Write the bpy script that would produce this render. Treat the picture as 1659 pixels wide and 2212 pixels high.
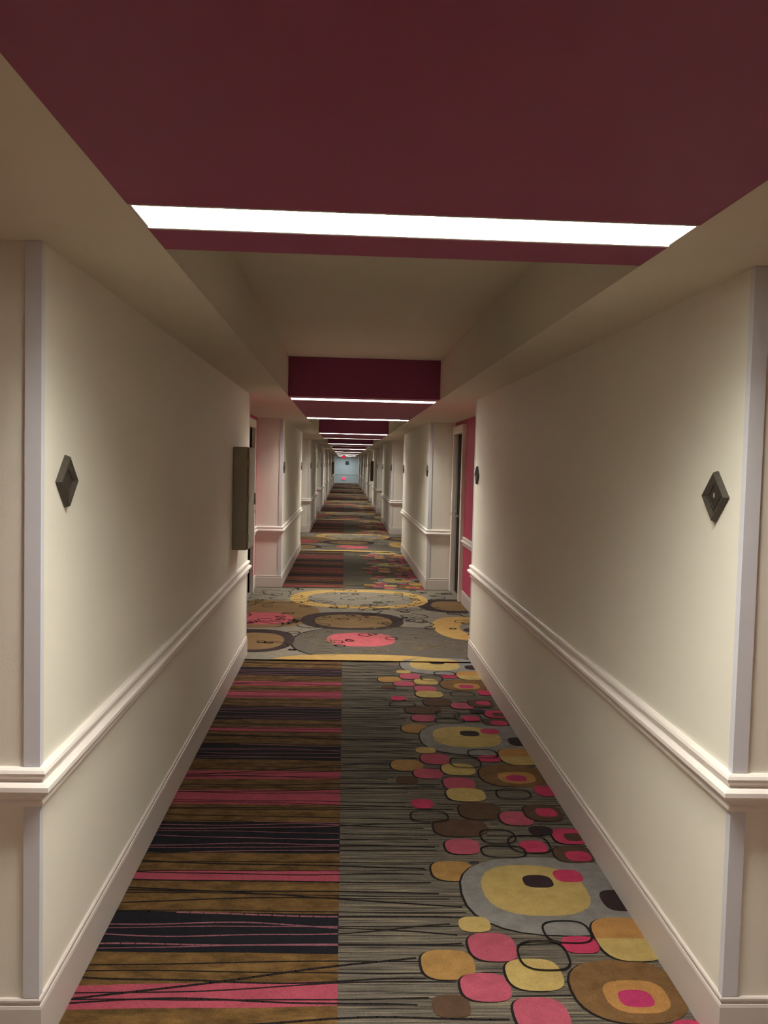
import bpy, bmesh, math, random
from mathutils import Vector, Matrix
for o in list(bpy.data.objects): bpy.data.objects.remove(o, do_unlink=True)
scene = bpy.context.scene
col = scene.collection

# ------------------------------------------------------------------ camera
EYE = 1.664
yaw, pitch, roll, FPX = 0.0451, 0.0533, 0.0245, 1926.4
cy, sy, cp, sp, cr, sr = math.cos(yaw), math.sin(yaw), math.cos(pitch), math.sin(pitch), math.cos(roll), math.sin(roll)
F = Vector((sy*cp, cy*cp, -sp)); R0 = Vector((cy, -sy, 0)); U0 = R0.cross(F)
R1 = cr*R0 + sr*U0; U1 = -sr*R0 + cr*U0
cd = bpy.data.cameras.new('camera'); cam = bpy.data.objects.new('camera', cd); col.objects.link(cam)
cam.matrix_world = Matrix(((R1.x, U1.x, -F.x, 0), (R1.y, U1.y, -F.y, 0), (R1.z, U1.z, -F.z, EYE), (0, 0, 0, 1)))
cd.sensor_fit = 'VERTICAL'; cd.sensor_height = 24.0; cd.lens = FPX/2212*24.0
cd.clip_start = 0.05; cd.clip_end = 300
scene.camera = cam

# ------------------------------------------------------------------ world, exposure
w = bpy.data.worlds.new('world'); scene.world = w; w.use_nodes = True
w.node_tree.nodes['Background'].inputs[0].default_value = (0.02, 0.018, 0.016, 1)
w.node_tree.nodes['Background'].inputs[1].default_value = 0.3
scene.view_settings.view_transform = 'Standard'; scene.view_settings.look = 'None'
scene.view_settings.gamma = 1; scene.view_settings.use_curve_mapping = False
scene.view_settings.exposure = 0.0

LAMP_W = 55.0          # watts of one lit strip
LAMP_COL = (0.985, 0.98, 0.91)
SPREAD = math.radians(150)

# ------------------------------------------------------------------ layout numbers (metres)
XL, XR = -0.815, 1.115            # corridor walls
RL, RR = -1.155, 1.455            # back of the door recesses
ZS, ZT = 2.232, 2.568             # soffit, raised tray
TL, TR = -0.50, 0.807             # tray / red bulkhead
PER, S0, SL = 9.32, 2.433, 5.20   # bay period, wall start, wall length
Y0, YE = -7.6, 75.0
WK = range(-1, 8)
BP, BF, BLEN = 9.1, 7.71, 4.03    # red bulkheads

# ------------------------------------------------------------------ helpers
def mat(name, c, rough=0.7, bump=0, bscale=120, var=0.0, vscale=8, emit=0, metal=0, spec=None, stretch=None):
    m = bpy.data.materials.new(name); m.use_nodes = True
    nt = m.node_tree; b = nt.nodes['Principled BSDF']
    b.inputs['Base Color'].default_value = (*c, 1); b.inputs['Roughness'].default_value = rough
    b.inputs['Metallic'].default_value = metal
    if spec is not None: b.inputs['Specular IOR Level'].default_value = spec
    tc = nt.nodes.new('ShaderNodeTexCoord'); mp = nt.nodes.new('ShaderNodeMapping')
    nt.links.new(tc.outputs['Object'], mp.inputs[0])
    if stretch: mp.inputs['Scale'].default_value = stretch
    if var:
        n = nt.nodes.new('ShaderNodeTexNoise'); n.inputs['Scale'].default_value = vscale; n.inputs['Detail'].default_value = 6
        r = nt.nodes.new('ShaderNodeValToRGB')
        r.color_ramp.elements[0].position = 0.3; r.color_ramp.elements[1].position = 0.7
        r.color_ramp.elements[0].color = (*[x*(1-var) for x in c], 1); r.color_ramp.elements[1].color = (*[min(1, x*(1+var)) for x in c], 1)
        nt.links.new(mp.outputs[0], n.inputs['Vector']); nt.links.new(n.outputs[0], r.inputs[0]); nt.links.new(r.outputs[0], b.inputs['Base Color'])
    if bump:
        n2 = nt.nodes.new('ShaderNodeTexNoise'); n2.inputs['Scale'].default_value = bscale; n2.inputs['Detail'].default_value = 3
        bp = nt.nodes.new('ShaderNodeBump'); bp.inputs['Strength'].default_value = bump; bp.inputs['Distance'].default_value = 0.002
        nt.links.new(tc.outputs['Object'], n2.inputs['Vector']); nt.links.new(n2.outputs[0], bp.inputs['Height']); nt.links.new(bp.outputs[0], b.inputs['Normal'])
    if emit:
        b.inputs['Emission Color'].default_value = (*c, 1); b.inputs['Emission Strength'].default_value = emit
    return m
M = {}
M['cream'] = mat('cream_wall', (0.79, 0.755, 0.655), 0.62, 0.15, 160, 0.02, 2)
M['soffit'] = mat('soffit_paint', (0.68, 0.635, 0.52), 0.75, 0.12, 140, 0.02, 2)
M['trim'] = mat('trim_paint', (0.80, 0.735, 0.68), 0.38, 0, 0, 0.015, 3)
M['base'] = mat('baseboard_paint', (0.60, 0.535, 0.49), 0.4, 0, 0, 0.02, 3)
M['rose'] = mat('rose_taupe_wall', (0.34, 0.19, 0.17), 0.6, 0.15, 160, 0.03, 2)
M['guard'] = mat('guard_vinyl', (0.64, 0.64, 0.68), 0.45)
M['magenta'] = mat('magenta_wall', (0.46, 0.035, 0.10), 0.6, 0.15, 160, 0.04, 2)
M['alu'] = mat('louver_aluminium', (0.45, 0.45, 0.43), 0.3, metal=0.6)
M['red'] = mat('burgundy_ceiling', (0.27, 0.042, 0.118), 0.6, 0.1, 120, 0.03, 2)
M['white'] = mat('white_enamel', (0.82, 0.80, 0.74), 0.35)
M['lens'] = mat('lens', (1.0, 0.95, 0.82), 0.4, emit=21.0)
M['lens_dim'] = mat('lens_dim', (1.0, 0.85, 0.75), 0.4, emit=0.5)
M['lens_cool'] = mat('lens_cool', (0.75, 0.9, 1.0), 0.4, emit=2.0)
M['frame'] = mat('frame_enamel', (0.76, 0.71, 0.63), 0.4)
M['door'] = mat('dark_door', (0.008, 0.006, 0.005), 0.7, 0.1, 40, spec=0.15)
M['nickel'] = mat('nickel', (0.42, 0.38, 0.32), 0.35, metal=0.7)
M['cabinet'] = mat('cabinet_enamel', (0.36, 0.33, 0.26), 0.5, 0.05, 200)
M['cabinet_brown'] = mat('cabinet_brown', (0.11, 0.07, 0.045), 0.5)
M['bronze'] = mat('sign_bronze', (0.055, 0.047, 0.036), 0.38, 0.3, 300, 0.2, 60)
M['bronze_in'] = mat('sign_inner', (0.032, 0.025, 0.018), 0.5, 0.2, 300, 0.2, 60)
M['glyph'] = mat('sign_glyph', (0.35, 0.32, 0.28), 0.5)
M['end'] = mat('end_wall_paint', (0.60, 0.64, 0.63), 0.6, 0.1, 120)
M['exit'] = mat('exit_red', (1.0, 0.04, 0.10), 0.4, emit=1.6)
M['exit_dim'] = mat('exit_red_dim', (1.0, 0.05, 0.12), 0.4, emit=0.55)
M['black'] = mat('black', (0.015, 0.013, 0.012), 0.5)
M['picture'] = mat('dark_picture', (0.03, 0.027, 0.022), 0.5, 0, 0, 0.5, 20)
M['sprink'] = mat('chrome', (0.6, 0.6, 0.6), 0.25, metal=1)

def link(name, bm, mats, parent=None, smooth=False, loc=None):
    me = bpy.data.meshes.new(name); bm.normal_update(); bm.to_mesh(me); bm.free()
    for m in (mats if isinstance(mats, (list, tuple)) else [mats]): me.materials.append(m)
    if smooth:
        for p in me.polygons: p.use_smooth = True
    o = bpy.data.objects.new(name, me); col.objects.link(o)
    if parent: o.parent = parent
    if loc: o.location = loc
    return o
def struct(o): o['kind'] = 'structure'; return o
def empty(name, loc, label=None, cat=None, group=None, kind=None):
    o = bpy.data.objects.new(name, None); col.objects.link(o); o.location = loc; o.empty_display_size = 0.1
    if label: o['label'] = label
    if cat: o['category'] = cat
    if group: o['group'] = group
    if kind: o['kind'] = kind
    return o
def box(bm, x0, x1, y0, y1, z0, z1, mi=0, bev=0):
    vs = [bm.verts.new((x, y, z)) for x in (x0, x1) for y in (y0, y1) for z in (z0, z1)]
    fs = []
    for q in ((0, 1, 3, 2), (4, 6, 7, 5), (0, 4, 5, 1), (2, 3, 7, 6), (0, 2, 6, 4), (1, 5, 7, 3)):
        f = bm.faces.new([vs[i] for i in q]); f.material_index = mi; fs.append(f)
    if bev:
        es = list({e for f in fs for e in f.edges})
        bmesh.ops.bevel(bm, geom=es, offset=bev, segments=2, affect='EDGES')
def nb(): return bmesh.new()
def sweep(bm, prof, plan, side):
    """prof: (protrusion, z) list from top to bottom; plan: list of (x, y); side=+1 means the room lies to the right of travel"""
    n = len(plan); rings = []
    for i, (x, y) in enumerate(plan):
        p = Vector((x, y))
        d0 = (p - Vector(plan[i-1])).normalized() if i else None
        d1 = (Vector(plan[i+1]) - p).normalized() if i < n-1 else None
        if d0 is None: d0 = d1
        if d1 is None: d1 = d0
        n0 = Vector((d0.y, -d0.x))*side; n1 = Vector((d1.y, -d1.x))*side
        m = (n0+n1); m = m/max(1e-6, m.dot(n0))
        rings.append([bm.verts.new((x+m.x*q, y+m.y*q, z)) for q, z in prof])
    k = len(prof)
    for a, b in zip(rings, rings[1:]):
        for j in range(k):
            bm.faces.new((a[j], b[j], b[(j+1) % k], a[(j+1) % k]))
    bm.faces.new(rings[0]); bm.faces.new(rings[-1][::-1])

# ------------------------------------------------------------------ carpet (floor)
def rampmat(name, stops, sc, stretch, bump=0.5):
    m = bpy.data.materials.new(name); m.use_nodes = True; nt = m.node_tree; b = nt.nodes['Principled BSDF']
    b.inputs['Roughness'].default_value = 0.95; b.inputs['Specular IOR Level'].default_value = 0.1
    tc = nt.nodes.new('ShaderNodeTexCoord'); mp = nt.nodes.new('ShaderNodeMapping'); mp.inputs['Scale'].default_value = stretch
    n = nt.nodes.new('ShaderNodeTexNoise'); n.inputs['Scale'].default_value = sc; n.inputs['Detail'].default_value = 5; n.inputs['Roughness'].default_value = 0.65
    r = nt.nodes.new('ShaderNodeValToRGB')
    while len(r.color_ramp.elements) < len(stops): r.color_ramp.elements.new(0.5)
    for e, (p, c) in zip(r.color_ramp.elements, stops): e.position = p; e.color = (*c, 1)
    nt.links.new(tc.outputs['Object'], mp.inputs[0]); nt.links.new(mp.outputs[0], n.inputs['Vector']); nt.links.new(n.outputs[0], r.inputs[0])
    # tuft grain
    g = nt.nodes.new('ShaderNodeTexNoise'); g.inputs['Scale'].default_value = 260; g.inputs['Detail'].default_value = 2
    mr = nt.nodes.new('ShaderNodeMapRange'); mr.inputs['From Min'].default_value = 0.3; mr.inputs['From Max'].default_value = 0.7
    mr.inputs['To Min'].default_value = 0.50; mr.inputs['To Max'].default_value = 0.80
    mx = nt.nodes.new('ShaderNodeVectorMath'); mx.operation = 'SCALE'
    nt.links.new(tc.outputs['Object'], g.inputs['Vector']); nt.links.new(g.outputs[0], mr.inputs['Value'])
    nt.links.new(r.outputs[0], mx.inputs[0]); nt.links.new(mr.outputs[0], mx.inputs['Scale']); nt.links.new(mx.outputs[0], b.inputs['Base Color'])
    bp = nt.nodes.new('ShaderNodeBump'); bp.inputs['Strength'].default_value = bump; bp.inputs['Distance'].default_value = 0.003
    nt.links.new(g.outputs[0], bp.inputs['Height']); nt.links.new(bp.outputs[0], b.inputs['Normal'])
    return m
def flat(name, c, v=0.16, sc=14, stretch=(1, 1, 1)):
    return rampmat(name, [(0.3, [x*(1-v) for x in c]), (0.7, [min(1, x*(1+v)) for x in c])], sc, stretch)
CARPET = {
 'taupe': rampmat('carpet_taupe_streak', [(0.36, (0.035, 0.028, 0.026)), (0.45, (0.11, 0.09, 0.068)), (0.54, (0.16, 0.138, 0.112)), (0.64, (0.30, 0.23, 0.13))], 7, (0.35, 14, 1)),
 'stripe_brown': flat('carpet_brown', (0.145, 0.078, 0.026), 0.55, 9, (1, 2, 1)),
 'stripe_pink': flat('carpet_stripe_pink', (0.38, 0.068, 0.10), 0.14, 8, (0.6, 1, 1)),
 'stripe_black': flat('carpet_black', (0.013, 0.012, 0.016), 0.2),
 'thread_black': flat('carpet_thread_black', (0.02, 0.015, 0.014), 0.1),
 'thread_pink': flat('carpet_thread_pink', (0.27, 0.10, 0.12), 0.1),
 'thread_tan': flat('carpet_thread_tan', (0.24, 0.18, 0.10), 0.1),
 'pink': flat('carpet_pink', (0.43, 0.085, 0.125)), 'hot': flat('carpet_hot_pink', (0.50, 0.045, 0.11)),
 'magenta': flat('carpet_magenta', (0.46, 0.04, 0.13)), 'brown': flat('carpet_dark_brown', (0.10, 0.055, 0.033)),
 'tan': flat('carpet_mid_brown', (0.19, 0.10, 0.04), 0.25), 'plum': flat('carpet_plum', (0.038, 0.022, 0.024)),
 'gold': flat('carpet_gold_brown', (0.36, 0.20, 0.065)), 'orange': flat('carpet_orange', (0.44, 0.22, 0.07)),
 'yellow': flat('carpet_yellow', (0.48, 0.34, 0.12)), 'blue': flat('carpet_blue_grey', (0.235, 0.215, 0.20), 0.2),
 'lgrey': flat('carpet_light_grey', (0.25, 0.215, 0.165), 0.15), 'dgrey': flat('carpet_dark_grey', (0.125, 0.105, 0.082), 0.15),
 'ogold': flat('carpet_oval_gold', (0.52, 0.33, 0.11), 0.12), 'obrown': flat('carpet_oval_brown', (0.22, 0.135, 0.06), 0.22, 5, (1, 4, 1)),
 'opink': flat('carpet_oval_pink', (0.50, 0.11, 0.125), 0.2),
 'odark': flat('carpet_oval_dark', (0.05, 0.032, 0.03), 0.15),
}
CK = list(CARPET); CI = {k: i for i, k in enumerate(CK)}
FV, FF, FM = [], [], []
def clip(poly, ya, yb):
    for sgn, lim in ((1, ya), (-1, yb)):
        out = []
        for i in range(len(poly)):
            a, b = poly[i-1], poly[i]
            ia, ib = sgn*(a[1]-lim) >= 0, sgn*(b[1]-lim) >= 0
            if ia != ib:
                t = (lim-a[1])/(b[1]-a[1]); out.append((a[0]+t*(b[0]-a[0]), lim))
            if ib: out.append(b)
        poly = out
        if len(poly) < 3: return []
    return poly
def fpoly(poly, z, k, ya=-1e9, yb=1e9):
    poly = clip(poly, ya, yb)
    if len(poly) < 3: return
    b = len(FV); FV.extend((x, y, z) for x, y in poly); FF.append(list(range(b, b+len(poly)))); FM.append(CI[k])
def sup(cx, cy_, rx, ry, n=2.7, seg=32, wob=0.0, seed=0):
    rnd = random.Random(seed); p1, p2 = rnd.uniform(0, 6.28), rnd.uniform(0, 6.28); P = []
    for i in range(seg):
        t = 2*math.pi*i/seg; c, s = math.cos(t), math.sin(t)
        k = 1 + wob*(math.sin(2*t+p1)*0.6 + math.sin(3*t+p2)*0.5)
        P.append((cx + k*rx*math.copysign(abs(c)**(2/n), c), cy_ + k*ry*math.copysign(abs(s)**(2/n), s)))
    area = sum(P[i-1][0]*P[i][1]-P[i][0]*P[i-1][1] for i in range(len(P)))
    return P if area > 0 else P[::-1]
def ribbon(pts, wd, z, kf, ya=-1e9, yb=1e9):
    for (a, b) in zip(pts, pts[1:]):
        dx, dy = b[0]-a[0], b[1]-a[1]; L = math.hypot(dx, dy) or 1; nx, ny = -dy/L*wd/2, dx/L*wd/2
        ex, ey = dx/L*wd*0.15, dy/L*wd*0.15
        k = kf((a[0]+b[0])/2, (a[1]+b[1])/2)
        fpoly([(a[0]-nx-ex, a[1]-ny-ey), (b[0]-nx+ex, b[1]-ny+ey), (b[0]+nx+ex, b[1]+ny+ey), (a[0]+nx-ex, a[1]+ny-ey)], z, k, ya, yb)

TILE = 1.97; SEAM = 0.014
BANDS = [('stripe_black', 2.955, 3.225), ('stripe_pink', 3.476, 3.565), ('stripe_black', 3.735, 4.06), ('stripe_pink', 4.264, 4.46),
         ('stripe_pink', 4.62, 4.745)]     # one repeat: 2.65 .. 4.62
BLOBS = [  # kind, cx, cy, rx, ry
 ('brown', 0.365, 2.65, 0.06, 0.059), ('tan', 0.943, 2.733, 0.178, 0.176), ('orange', 0.959, 2.698, 0.101, 0.088), ('magenta', 0.954, 2.686, 0.054, 0.047),
 ('gold', 0.381, 2.879, 0.089, 0.091), ('pink', 0.488, 2.749, 0.081, 0.078), ('yellow', 0.66, 2.82, 0.094, 0.092), ('pink', 0.636, 2.60, 0.083, 0.095),
 ('gold', 0.481, 3.565, 0.087, 0.091),
 ('blue', 0.858, 3.374, 0.365, 0.318), ('yellow', 0.784, 3.407, 0.209, 0.21), ('plum', 0.813, 3.474, 0.06, 0.055), ('hot', 0.948, 3.523, 0.059, 0.056),
 ('plum', 1.09, 3.318, 0.062, 0.085), ('yellow', 0.508, 3.138, 0.058, 0.055),
 ('yellow', 1.04, 3.042, 0.115, 0.146), ('orangehalf', 1.04, 3.042, 0.115, 0.146), ('pink', 0.549, 2.986, 0.083, 0.092), ('hot', 0.859, 3.0, 0.064, 0.057),
 ('line', 0.834, 3.082, 0.085, 0.075), ('line', 0.714, 2.929, 0.086, 0.091),
 ('brown', 0.692, 4.202, 0.102, 0.109), ('brown', 0.569, 4.000, 0.125, 0.10),
 ('pink', 0.552, 3.797, 0.077, 0.078), ('hot', 0.865, 3.799, 0.06, 0.062), ('line', 0.722, 3.744, 0.094, 0.062), ('line', 0.723, 3.9, 0.079, 0.073), ('line', 0.85, 3.82, 0.09, 0.09),
 ('brown', 1.026, 3.724, 0.086, 0.082), ('hot', 1.039, 3.705, 0.054, 0.049), ('hot', 1.053, 3.91, 0.078, 0.085), ('brown', 1.071, 3.901, 0.045, 0.044), ('plum', 0.934, 3.971, 0.055, 0.05),
 ('pink', 0.849, 4.109, 0.078, 0.082), ('brown', 0.994, 4.182, 0.09, 0.105), ('hot', 1.009, 4.185, 0.051, 0.053),
 ('yellow', 0.65, 4.41, 0.098, 0.094), ('hot', 0.417, 4.285, 0.054, 0.06), ('line', 0.435, 4.124, 0.09, 0.065), ('line', 0.892, 4.417, 0.086, 0.069), ('hot', 1.068, 4.47, 0.055, 0.075),
]
def bandkey(y):
    t = (y-2.65) % TILE + 2.65
    for k, a, b in BANDS:
        if a < t < b or (b > 4.62 and t < b-TILE): return k
    return None
def tkey(x, y):
    return 'thread_pink' if (x < SEAM and bandkey(y) == 'stripe_black') else 'thread_black'
rnd = random.Random(11)
THREADS = []
for i in range(24):
    y = 2.66 + TILE*i/24 + rnd.uniform(-0.02, 0.02)
    THREADS.append((y, rnd.uniform(-0.045, 0.045), rnd.uniform(0.010, 0.03), rnd.uniform(0, 6.3), rnd.uniform(1.8, 3.6), rnd.uniform(0.007, 0.011), rnd.uniform(0.36, 0.70)))
THREADS.append((2.70, 0.16, 0.012, 1.0, 3.0, 0.011, 0.34)); THREADS.append((3.42, -0.10, 0.010, 2.0, 2.4, 0.009, 0.5))
for i in range(14):
    y = 2.66 + TILE*i/14 + rnd.uniform(-0.05, 0.05)
    THREADS.append((y, rnd.uniform(-0.02, 0.02), 0.006, rnd.uniform(0, 6.3), 4.0, 0.006, 1.15))
def inblob(x, y):
    for b in BLOBS:
        if b[0] in ('line',): continue
        for dt in (-TILE, 0, TILE):
            if (abs((x-b[1])/b[3]))**2.6 + (abs((y-b[2]-dt)/b[4]))**2.6 < 1: return True
    return False
def tile_zone(ya, yb, oy, fine):
    """corridor runner between ya and yb; oy: shift of the pattern origin"""
    fpoly([(XL-0.02, ya), (SEAM, ya), (SEAM, yb), (XL-0.02, yb)], 0.0010, 'stripe_brown')
    fpoly([(SEAM, ya), (XR+0.02, ya), (XR+0.02, yb), (SEAM, yb)], 0.0010, 'taupe')
    for t in range(-1, 4):
        d = oy + t*TILE
        for bi, (k, a, b) in enumerate(BANDS):
            r = random.Random(bi); top, bot = [], []
            ph, ph2 = r.uniform(0, 6), r.uniform(0, 6)
            N = 14
            for j in range(N+1):
                x = XL-0.02 + (SEAM-XL+0.02)*j/N
                top.append((x, b+d+0.008*math.sin(3.4*x+ph)+0.003*math.sin(11*x+ph)))
                bot.append((x, a+d+0.008*math.sin(3.0*x+ph2)+0.003*math.sin(10*x+ph2)))
            for j in range(N): fpoly([bot[j], bot[j+1], top[j+1], top[j]], 0.0014, k, ya, yb)
        for ti, (y, dr, am, ph, fr, wd, xe) in enumerate(THREADS):
            n = (26 if fine else 10); n = n if xe < 1 else n*2; seg = []
            for j in range(n+1):
                x = XL-0.02 + (xe-XL)*j/n
                if abs(x-SEAM) < (xe-XL)/n*0.5: x = SEAM
                yy = y + d + dr*(x-XL)/0.83 + am*math.sin(fr*x+ph) + am*0.25*math.sin(3.1*fr*x+ph*2)
                if x > 0.3 and inblob(x, yy-oy-t*TILE): 
                    if len(seg) > 1: ribbon(seg, wd, 0.0016+ti*2e-5, lambda a, b: tkey(a, b-oy), ya, yb)
                    seg = []; continue
                seg.append((x, yy))
            if len(seg) > 1: ribbon(seg, wd, 0.0016+ti*2e-5, lambda a, b: tkey(a, b-oy), ya, yb)
        for bi, (k, cx, cy_, rx, ry) in enumerate(BLOBS):
            z = 0.0030 + bi*6e-5; n = 2.5 if rx > 0.15 else 2.9
            sg = 28 if fine else 14
            if k == 'line':
                P = sup(cx, cy_+d, rx, ry, n, sg, 0.03, bi); ribbon(P+P[:1], 0.0075, z+0.003, lambda a, b: 'thread_black', ya, yb); continue
            if k == 'orangehalf':
                fpoly(sup(cx, cy_+d, rx, ry, n, sg, 0.02, bi-1), z, 'orange', max(ya, cy_+d+0.0), yb); continue
            if rx > 0.075 and k not in ('orange', 'yellow') or (k == 'yellow' and rx > 0.08 and rx < 0.2):   # dark crescent on the left side
                fpoly(sup(cx-0.009, cy_+d-0.003, rx, ry, n, sg, 0.02, bi), z-2e-5, 'thread_black', ya, yb)
            fpoly(sup(cx, cy_+d, rx, ry, n, sg, 0.02, bi), z, k, ya, yb)
def curl(rng, x, y, sc):
    pts = []; a = rng.uniform(0, 6.28); c = rng.choice((-1, 1))*rng.uniform(6, 26)
    for i in range(22):
        pts.append((x, y)); x += sc*math.cos(a); y += sc*math.sin(a); a += c*sc*1.0; c += rng.uniform(-1.0, 1.0)*4.0
    return pts
def alcove_zone(y0, fine):
    """recess landing, y0 = start of this landing; pattern numbers are relative to the landing that starts at 7.42"""
    d = y0 - 7.42; ya, yb = y0, y0+4.33; sg = 48 if fine else 24
    xa, xb = RL-0.01, RR+0.01
    def P(k, z, cx, cy_, rx, ry, n=2.35, y_a=ya, y_b=yb): fpoly(sup(cx, cy_+d, rx, ry, n, sg, 0.0), z, k, y_a, y_b)
    fpoly([(xa, ya), (xb, ya), (xb, yb), (xa, yb)], 0.0110, 'lgrey')
    Z = 0.0112
    P('thread_black', Z, 0.75, 9.35, 0.66, 0.80); P('lgrey', Z+1e-4, 0.74, 9.35, 0.648, 0.79)
    P('obrown', Z+2e-4, -0.92, 9.734, 0.68, 0.90); P('opink', Z+3e-4, -0.831, 9.389, 0.321, 0.37)
    P('thread_black', Z+4e-4, 0.468, 8.20, 0.935, 0.82); P('dgrey', Z+5e-4, 0.468, 8.20, 0.915, 0.80)
    P('odark', Z+6e-4, -0.82, 8.228, 0.389, 0.537); P('obrown', Z+7e-4, -0.80, 8.19, 0.273, 0.391)
    P('opink', Z+8e-4, 0.187, 8.33, 0.323, 0.33)
    P('ogold', Z+9e-4, 1.30, 9.009, 0.363, 0.66); P('lgrey', Z+10e-4, 1.45, 8.957, 0.24, 0.36); P('odark', Z+11e-4, 1.47, 8.88, 0.24, 0.15)
    P('odark', Z+12e-4, 0.116, 9.339, 0.541, 0.535); P('obrown', Z+13e-4, 0.125, 9.30, 0.405, 0.395)
    P('odark', Z+14e-4, 1.32, 10.437, 0.43, 0.50); P('obrown', Z+15e-4, 1.34, 10.42, 0.29, 0.36)
    P('ogold', Z+16e-4, 0.21, 10.88, 0.842, 0.76); P('lgrey', Z+17e-4, 0.23, 10.86, 0.65, 0.56)
    P('ogold', Z+18e-4, 0.193, 7.30, 0.80, 0.36)
    P('blue', Z+19e-4, 0.85, 7.34, 0.35, 0.22); P('yellow', Z+20e-4, 0.79, 7.36, 0.21, 0.19); 
    fpoly([(xa, yb-0.025), (xb, yb-0.025), (xb, yb), (xa, yb)], Z+21e-4, 'odark')
    rng = random.Random(5)
    for i in range(190):
        x, y = rng.uniform(xa, xb), rng.uniform(7.75, 11.65)
        dark = ((x-0.468)/0.915)**2 + ((y-8.20)/0.8)**2 < 1 and not ((x-0.187)/0.33)**2 + ((y-8.33)/0.33)**2 < 1
        pts = [(a, b+d) for a, b in curl(rng, x, y, 0.02)]
        pts = [p for p in pts if xa < p[0] < xb]
        if len(pts) > 2: ribbon(pts, 0.012, Z+22e-4+i*2e-6, lambda a, b: 'thread_tan' if dark else 'thread_black', ya, yb-0.03)
for k in WK:
    s = S0 + k*PER
    fine = k in (0, 1)
    tile_zone(max(s, Y0), min(s+4.99, YE), k*PER, fine)
    if s+4.99 < YE: alcove_zone(s+4.99, k in (0, 1))
fpoly([(RL-0.2, Y0-0.1), (RR+0.2, Y0-0.1), (RR+0.2, YE+0.1), (RL-0.2, YE+0.1)], -0.002, 'taupe')
me = bpy.data.meshes.new('floor'); me.from_pydata(FV, [], FF)
for k in CK: me.materials.append(CARPET[k])
me.polygons.foreach_set('material_index', FM); me.update()
floor = struct(bpy.data.objects.new('floor', me)); col.objects.link(floor)
bm = nb(); box(bm, RL-0.2, RR+0.2, Y0-0.1, YE+0.1, -0.12, -0.003); 
link('subfloor', bm, M['black'], floor)

# ------------------------------------------------------------------ walls
DOORS = {'L': (10.28, 11.12), 'R': (10.80, 11.60)}     # openings of the far pair in the second landing
DZ = 2.075
def wall(side):
    xi, xr = (XL, RL) if side == 'L' else (XR, RR)
    xo = xr + (-0.16 if side == 'L' else 0.16)
    bm = nb()
    a, b = sorted((xr, xi))
    for k in WK:
        s = S0+k*PER; box(bm, a, b, s, min(s+SL, YE+0.05), -0.002, ZS, 0)
    a, b = sorted((xo, xr)); d0, d1 = DOORS[side]
    m0, m1 = S0+SL-0.05, S0+PER+0.05      # only this landing is painted magenta
    box(bm, a, b, Y0, m0, -0.002, ZS, 2); box(bm, a, b, m0, d0, -0.002, ZS, 1); box(bm, a, b, d0, d1, DZ, ZS, 1)
    box(bm, a, b, d1, m1, -0.002, ZS, 1); box(bm, a, b, m1, YE+0.05, -0.002, ZS, 2)
    o = struct(link('wall_left' if side == 'L' else 'wall_right', bm, [M['cream'], M['magenta'], M['rose']]))
    # L-shaped corner guards on the near and far corners of every wall stretch
    sg = 1 if side == 'L' else -1
    for k in WK:
        for yc, dy in ((S0+k*PER, -1), (S0+k*PER+SL, 1)):
            if yc > YE-1 or yc < Y0: continue
            for z0, z1 in ((0.168, 0.708), (0.819, ZS-0.001)):
                g = nb(); t = 0.0035
                xs = sorted((xi-sg*0.040, xi+sg*t)); ys = sorted((yc, yc+dy*0.006))
                box(g, xs[0], xs[1], ys[0], ys[1], z0, z1)
                xs = sorted((xi, xi+sg*t)); ys = sorted((yc-dy*0.022, yc))
                box(g, xs[0], xs[1], ys[0], ys[1], z0, z1)
                link('corner_guard', g, M['guard'], o)
    return o
wl, wr = wall('L'), wall('R')
bm = nb(); box(bm, RL-0.16, RR+0.16, Y0-0.12, Y0, -0.002, ZT); struct(link('wall_back', bm, M['cream']))
bm = nb(); box(bm, RL-0.16, RR+0.16, YE, YE+0.12, -0.002, ZT); wend = struct(link('wall_far', bm, M['end']))

RAIL = [(0, .818), (.012, .817), (.019, .812), (.023, .804), (.021, .795), (.013, .787), (.012, .780), (.027, .777), (.035, .770), (.036, .758),
        (.030, .749), (.019, .743), (.011, .739), (.009, .729), (.013, .724), (.015, .718), (.013, .711), (.007, .708), (0, .707)]
BASE = [(0, .167), (.006, .166), (.0085, .162), (.0085, .156), (.005, .151), (.005, .148), (.009, .146), (.011, .138), (.012, .0), (0, .0)]
def plans(side):
    xi, xr = (XL, RL) if side == 'L' else (XR, RR); out = []; cur = []
    for k in WK:
        s = S0+k*PER; e = min(s+SL, YE)
        cur += ([(xr, s)] if k > -1 or True else []) + [(xi, s), (xi, e)]
        if e >= YE: break
        cur.append((xr, e))
        if k == 0:
            d0, d1 = DOORS[side]; cur.append((xr, d0-0.10)); out.append(cur); cur = [(xr, d1+0.10)]
    if cur[-1][1] < YE: cur.append((xr, YE))
    out.append(cur); out[0] = [(xr, Y0)] + out[0]
    return out
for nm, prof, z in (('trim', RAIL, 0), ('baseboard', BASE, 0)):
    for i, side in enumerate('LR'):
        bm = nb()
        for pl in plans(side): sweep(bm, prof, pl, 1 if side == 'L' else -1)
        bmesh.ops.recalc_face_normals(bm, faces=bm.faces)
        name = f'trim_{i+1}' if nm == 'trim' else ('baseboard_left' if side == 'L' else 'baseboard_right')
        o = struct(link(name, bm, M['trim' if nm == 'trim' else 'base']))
        if nm == 'trim': o['label'] = 'cream moulded chair rail along the %s wall' % ('left', 'right')[i]
bm = nb(); box(bm, XL+0.04, XR-0.04, YE-0.03, YE, .71, .818); o = struct(link('trim_3', bm, M['end']))
bm = nb(); box(bm, XL+0.02, XR-0.02, YE-0.014, YE, .012, .16); struct(link('baseboard_far', bm, M['end']))

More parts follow.
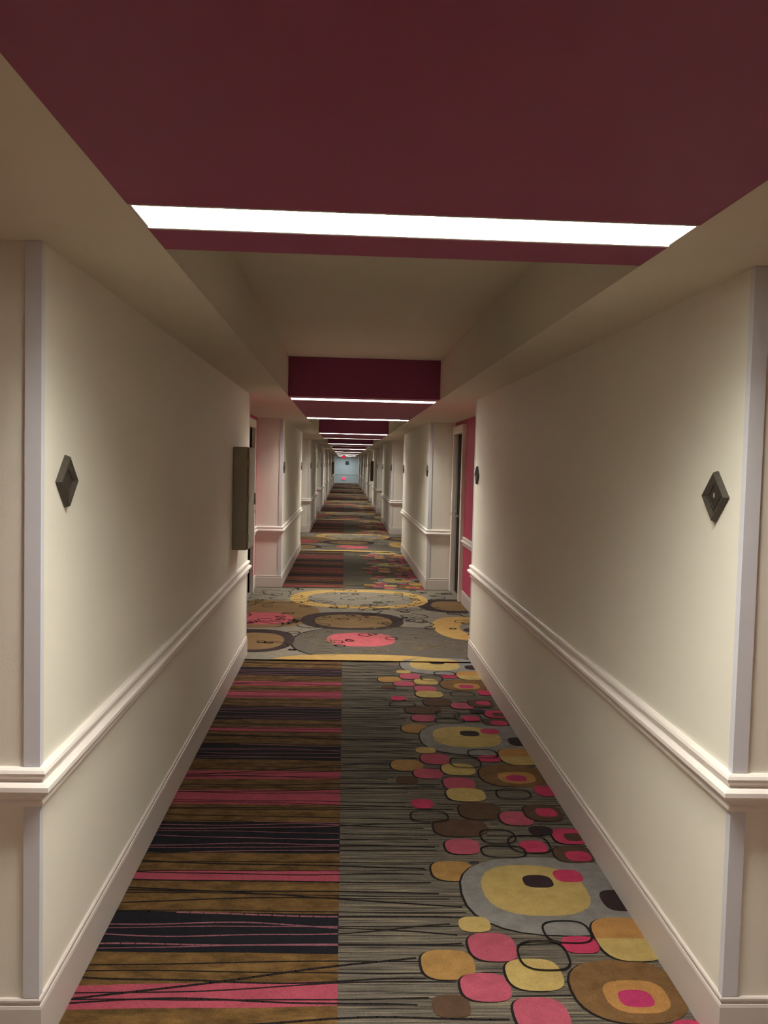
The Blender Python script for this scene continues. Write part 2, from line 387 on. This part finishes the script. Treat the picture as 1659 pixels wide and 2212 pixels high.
# ------------------------------------------------------------------ ceiling
bm = nb()
box(bm, RL-0.16, TL, Y0-0.1, YE+0.1, ZS, ZT); box(bm, TR, RR+0.16, Y0-0.1, YE+0.1, ZS, ZT)
box(bm, RL-0.16, RR+0.16, Y0-0.1, YE+0.1, ZT, ZT+0.1)
ceil = struct(link('ceiling', bm, M['soffit']))
LW = 0.20; INS = 0.215
fronts = [BF + BP*k for k in range(-1, 8)]
bulks = []
for k, f in enumerate(fronts):
    b = f + BLEN
    if k == 0: f, b = -1.45, 2.476
    if b > YE: b = YE-0.2
    bulks.append((f, b))
    cuts = [(f+INS, f+INS+LW)] + ([(b-INS-LW-0.01, b-INS-0.01)] if b < YE-2 else [])
    bm = nb(); ys = [f] + [c for t in cuts for c in t] + [b]
    for a, c in zip(ys[::2], ys[1::2]): box(bm, TL+0.0005, TR-0.0005, a, c, ZS, ZT-0.0005)
    for a, c in cuts: box(bm, TL+0.0005, TR-0.0005, a, c, ZS+0.07, ZT-0.0005)
    o = link('bulkhead', bm, M['red'], ceil); o['label'] = 'burgundy lowered ceiling section'

# ------------------------------------------------------------------ strip lights
def strip(y0, label, power=1.0, dim=False, tuck=False):
    y1 = y0+LW; cxm = (TL+TR)/2; xw = (TR-TL)/2-0.003
    r = empty('strip_light', (cxm, (y0+y1)/2, ZS), label, 'ceiling light', 'light strips across the burgundy ceiling sections')
    hw = LW/2-0.001; bm = nb()
    box(bm, -xw, xw, -hw, -hw+0.006, -0.002, 0.062); box(bm, -xw, xw, hw-0.006, hw, -0.002, 0.062)
    box(bm, -xw, -xw+0.006, -hw+0.006, hw-0.006, -0.002, 0.062); box(bm, xw-0.006, xw, -hw+0.006, hw-0.006, -0.002, 0.062)
    box(bm, -xw, xw, -hw, hw, 0.062, 0.068)
    link('housing', bm, M['white'], r)
    bm = nb(); box(bm, -xw+0.006, xw-0.006, hw-0.020, hw-0.0065, 0.002 if tuck else -0.006, 0.020); link('reflector_rail', bm, M['white'], r)
    bm = nb(); box(bm, -xw+0.008, xw-0.008, -hw+0.008, hw-0.008, 0.052, 0.060); link('diffuser', bm, M['lens_dim' if dim else 'lens'], r)
    # louvre blades, one shared mesh
    bm = nb(); box(bm, -0.0008, 0.0008, -hw+0.007, hw-0.022, 0.0, 0.034); b0 = link('louver_blade', bm, M['alu'], r)
    n = 23
    for i in range(n):
        x = -xw + 2*xw*(i+1)/(n+1)
        if i == 0: b0.location.x = x; continue
        c = b0.copy(); col.objects.link(c); c.parent = r; c.location.x = x
    ld = bpy.data.lights.new('strip_lamp', 'AREA'); ld.shape = 'RECTANGLE'; ld.size = 2*xw-0.03; ld.size_y = LW-0.03
    ld.energy = LAMP_W*power; ld.color = LAMP_COL; ld.spread = SPREAD
    lo = bpy.data.objects.new('strip_lamp', ld); col.objects.link(lo); lo.parent = r; lo.location = (0, 0, 0.05)
ordn = ['first', 'second', 'third', 'fourth', 'fifth', 'sixth', 'seventh', 'eighth', 'ninth']
pw = [1.0, 1.0, 1.0, 0.6, 0.85, 0.7, 0.5, 0.5, 0.5]
for k, (f, b) in enumerate(bulks):
    if k == 0:
        strip(f+INS, 'white light strip in the near burgundy ceiling, behind the viewer', 1.0)
        strip(b-INS-LW-0.01, 'widest and nearest glowing white light strip across the burgundy ceiling')
    else:
        strip(f+INS, 'thin glowing light strip at the front of the %s burgundy ceiling block down the hall' % ordn[k-1], pw[k], dim=(k == 3 or k > 4))
        if k > 1 and b < YE-2: strip(b-INS-LW-0.01, 'light strip at the rear of the %s burgundy ceiling block down the hall' % ordn[k-1], pw[k], dim=True, tuck=True)
        if k == 1: strip(b-INS-LW-0.01, 'thin glowing light strip at the rear of the first burgundy ceiling block down the hall')
# cool lit landing at the very end
r = empty('ceiling_panel_light', ((XL+XR)/2-0.1, 73.6, ZS), 'cool white ceiling panel light before the far end wall', 'ceiling light')
r.location.z = ZT if not any(f < 73.6 < b for f, b in bulks) else ZS
bm = nb(); box(bm, -0.5, 0.5, -0.3, 0.3, -0.02, 0.0); link('frame', bm, M['white'], r)
bm = nb(); box(bm, -0.46, 0.46, -0.26, 0.26, -0.024, -0.02); link('diffuser', bm, M['lens_cool'], r)
ld = bpy.data.lights.new('cool_lamp', 'AREA'); ld.shape = 'RECTANGLE'; ld.size = 0.9; ld.size_y = 0.5; ld.energy = 28; ld.color = (0.72, 0.93, 1.0)
lo = bpy.data.objects.new('cool_lamp', ld); col.objects.link(lo); lo.parent = r; lo.location = (0, 0, -0.03)

# ------------------------------------------------------------------ doors
def door(side, name):
    d0, d1 = DOORS[side]; sg = -1 if side == 'R' else 1; xr = RR if side == 'R' else RL
    r = empty(name, (xr, (d0+d1)/2, 0), kind='structure'); h = (d1-d0)/2
    def B(bm, p0, p1, y0, y1, z0, z1, bev=0):
        x0, x1 = sorted((sg*p0, sg*p1)); box(bm, x0, x1, y0, y1, z0, z1, 0, bev)
    bm = nb(); P = 0.045
    B(bm, -0.10, P, -h-0.10, -h, 0.017, DZ+0.10, 0.004); B(bm, -0.10, P, h, h+0.10, 0.017, DZ+0.10, 0.004); B(bm, -0.10, P, -h, h, DZ, DZ+0.10, 0.004)
    B(bm, -0.085, -0.07, -h, -h+0.014, 0.017, DZ); B(bm, -0.085, -0.07, h-0.014, h, 0.017, DZ)
    link('door_frame', bm, M['frame'], r)
    bm = nb(); B(bm, -0.065, -0.02, -h+0.004, h-0.004, 0.03, DZ-0.004, 0.002)
    link('door_leaf', bm, M['door'], r)
    bm = nb(); B(bm, -0.10, 0.03, -h, h, 0.012, 0.028, 0.003); link('threshold', bm, M['nickel'], r)
    yl = -h+0.20
    bm = nb(); B(bm, -0.021, 0.018, yl-0.035, yl+0.035, 0.98, 1.25, 0.008); lk = link('lock_plate', bm, M['nickel'], r)
    bm = nb(); B(bm, 0.018, 0.05, yl-0.012, yl+0.012, 1.03, 1.054, 0.004); B(bm, 0.036, 0.05, yl-0.012, yl+0.12, 1.032, 1.052, 0.005)
    link('lever', bm, M['nickel'], lk)
    bm = nb(); B(bm, P, P+0.006, h+0.03, h+0.05, 1.02, 1.06); link('strike', bm, M['nickel'], r)
    return r
door('L', 'door_1'); door('R', 'door_2')

# ------------------------------------------------------------------ diamond room signs
SIGNMESH = {}
def sign_meshes():
    def ring(bm, r, x, rz=None): rz = rz or r; return [bm.verts.new(v) for v in ((x, -r, 0), (x, 0, rz), (x, r, 0), (x, 0, -rz))]
    bm = nb()
    rs = [ring(bm, .084, 0, .0765), ring(bm, .084, .004, .0765), ring(bm, .079, .0175, .0715), ring(bm, .075, .0185, .067), ring(bm, .052, .0105, .0465), ring(bm, .052, .0, .0465)]
    for a, b in zip(rs, rs[1:]):
        for i in range(4): bm.faces.new((a[i], a[(i+1) % 4], b[(i+1) % 4], b[i]))
    bmesh.ops.recalc_face_normals(bm, faces=bm.faces)
    f = bm
    p = nb(); a = ring(p, .0515, .001, .046); b = ring(p, .0515, .0115, .046); c = ring(p, .041, .0125, .0365); d = ring(p, .040, .0105, .0355)
    for u, v in ((a, b), (b, c), (c, d)):
        for i in range(4): p.faces.new((u[i], u[(i+1) % 4], v[(i+1) % 4], v[i]))
    p.faces.new(d); p.faces.new(a[::-1]); bmesh.ops.recalc_face_normals(p, faces=p.faces)
    return f, p
fb, pb = sign_meshes()
fm = bpy.data.meshes.new('sign_frame'); fb.to_mesh(fm); fm.materials.append(M['bronze'])
pm = bpy.data.meshes.new('sign_plate'); pb.to_mesh(pm); pm.materials.append(M['bronze_in'])
gb = nb(); box(gb, 0.0100, 0.0125, -0.0045, 0.0045, -0.004, 0.011, 0, 0.001); gm = bpy.data.meshes.new('glyph'); gb.to_mesh(gm); gm.materials.append(M['glyph'])
def sign(side, y, label, glyph=False, z=1.592):
    r = empty('room_sign', ((XL if side == 'L' else XR), y, z), label, 'sign', 'dark diamond room signs along the corridor')
    if side == 'R': r.rotation_euler.z = math.pi
    for nm, me in (('sign_frame', fm), ('sign_plate', pm)) + ((('room_number', gm),) if glyph else ()):
        o = bpy.data.objects.new(nm, me); col.objects.link(o); o.parent = r
for k in range(0, 6):
    for side in 'LR':
        s = S0+k*PER; sd = 'left' if side == 'L' else 'right'
        nth = 'nearest' if k == 0 else ordn[k]
        sign(side, s+(0.185 if side == 'R' else 0.205), 'dark diamond sign on the %s wall, near corner of the %s stretch' % (sd, nth), glyph=(side == 'R' and k == 0))
        if k == 0 and side == 'L': continue
        sign(side, s+SL-0.20, 'dark diamond sign on the %s wall, far corner of the %s stretch' % (sd, nth))

# ------------------------------------------------------------------ wall cabinets
def cabinet(side, y0, y1, z0, z1, label, m, depth=0.118):
    xi = XL if side == 'L' else XR; sg = 1 if side == 'L' else -1
    r = empty('wall_cabinet', (xi, y0, z0), label, 'cabinet'); L, H = y1-y0, z1-z0
    def B(bm, p0, p1, a, b, c, d, bev=0): x0, x1 = sorted((sg*p0, sg*p1)); box(bm, x0, x1, a, b, c, d, 0, bev)
    bm = nb(); B(bm, 0, depth-0.012, 0, L, 0, H, 0.003); link('body', bm, m, r)
    bm = nb(); B(bm, depth-0.009, depth, 0.003, L-0.003, 0.003, H-0.003, 0.003); d = link('door', bm, m, r)
    bm = nb(); B(bm, depth, depth+0.012, L-0.05, L-0.03, H*0.42, H*0.54, 0.003); link('latch', bm, M['nickel'], d)
    for zz in (0.12, 0.5, 0.85):
        bm = nb(); B(bm, depth-0.014, depth+0.004, -0.004, 0.006, H*zz-0.025, H*zz+0.025); link('hinge', bm, m, r)
cabinet('L', 6.56, 7.0, 1.010, 1.767, 'grey green metal wall cabinet jutting from the near left wall above the rail', M['cabinet'])
cabinet('R', 34.6, 35.1, 1.0, 1.78, 'dark brown wall cabinet far down the right wall', M['cabinet_brown'])
cabinet('L', 58.0, 60.0, 0.95, 1.75, 'dark brown wall cabinet near the far end of the left wall', M['cabinet_brown'])

# ------------------------------------------------------------------ far end: picture, exit signs
r = empty('wall_plaque', (0.19, YE, 1.70), 'small dark square plaque on the pale far end wall', 'plaque')
bm = nb(); box(bm, -0.15, 0.15, -0.03, 0, -0.15, 0.15, 0, 0.005); link('frame', bm, M['black'], r)
bm = nb(); box(bm, -0.12, 0.12, -0.034, -0.03, -0.12, 0.12); link('face', bm, M['picture'], r)
r = empty('exit_sign', (-0.08, YE, 0.40), 'bright red lit sign low on the pale far end wall', 'exit sign')
bm = nb(); box(bm, -0.16, 0.16, -0.05, 0, -0.11, 0.11, 0, 0.01); link('housing', bm, M['white'], r)
bm = nb(); box(bm, -0.14, 0.14, -0.056, -0.05, -0.09, 0.09); link('lit_face', bm, M['exit'], r)
r = empty('exit_sign', (-0.08, 62.0, ZS), 'red lit sign hanging from the ceiling at the far end', 'exit sign')
bm = nb(); box(bm, -0.15, 0.15, -0.03, 0.03, -0.22, -0.02, 0, 0.008); link('housing', bm, M['white'], r)
bm = nb(); box(bm, -0.13, 0.13, -0.036, -0.03, -0.20, -0.04); link('lit_face', bm, M['exit_dim'], r)
bm = nb(); box(bm, -0.05, 0.05, -0.02, 0.02, -0.02, 0.0 if any(f < 62 < b for f, b in bulks) else ZT-ZS); link('mount', bm, M['white'], r)
# ceiling sprinkler seen under the first burgundy block
r = empty('sprinkler', (0.16, 9.7, ZS), 'tiny ceiling sprinkler under the first burgundy block down the hall', 'sprinkler')
bm = nb(); bmesh.ops.create_cone(bm, cap_ends=True, segments=16, radius1=0.03, radius2=0.03, depth=0.004, matrix=Matrix.Translation((0, 0, -0.002)))
bmesh.ops.create_cone(bm, cap_ends=True, segments=10, radius1=0.008, radius2=0.008, depth=0.03, matrix=Matrix.Translation((0, 0, -0.018)))
link('stem', bm, M['sprink'], r)
bm = nb(); bmesh.ops.create_cone(bm, cap_ends=True, segments=12, radius1=0.016, radius2=0.016, depth=0.002, matrix=Matrix.Translation((0, 0, -0.034))); link('deflector', bm, M['sprink'], r)
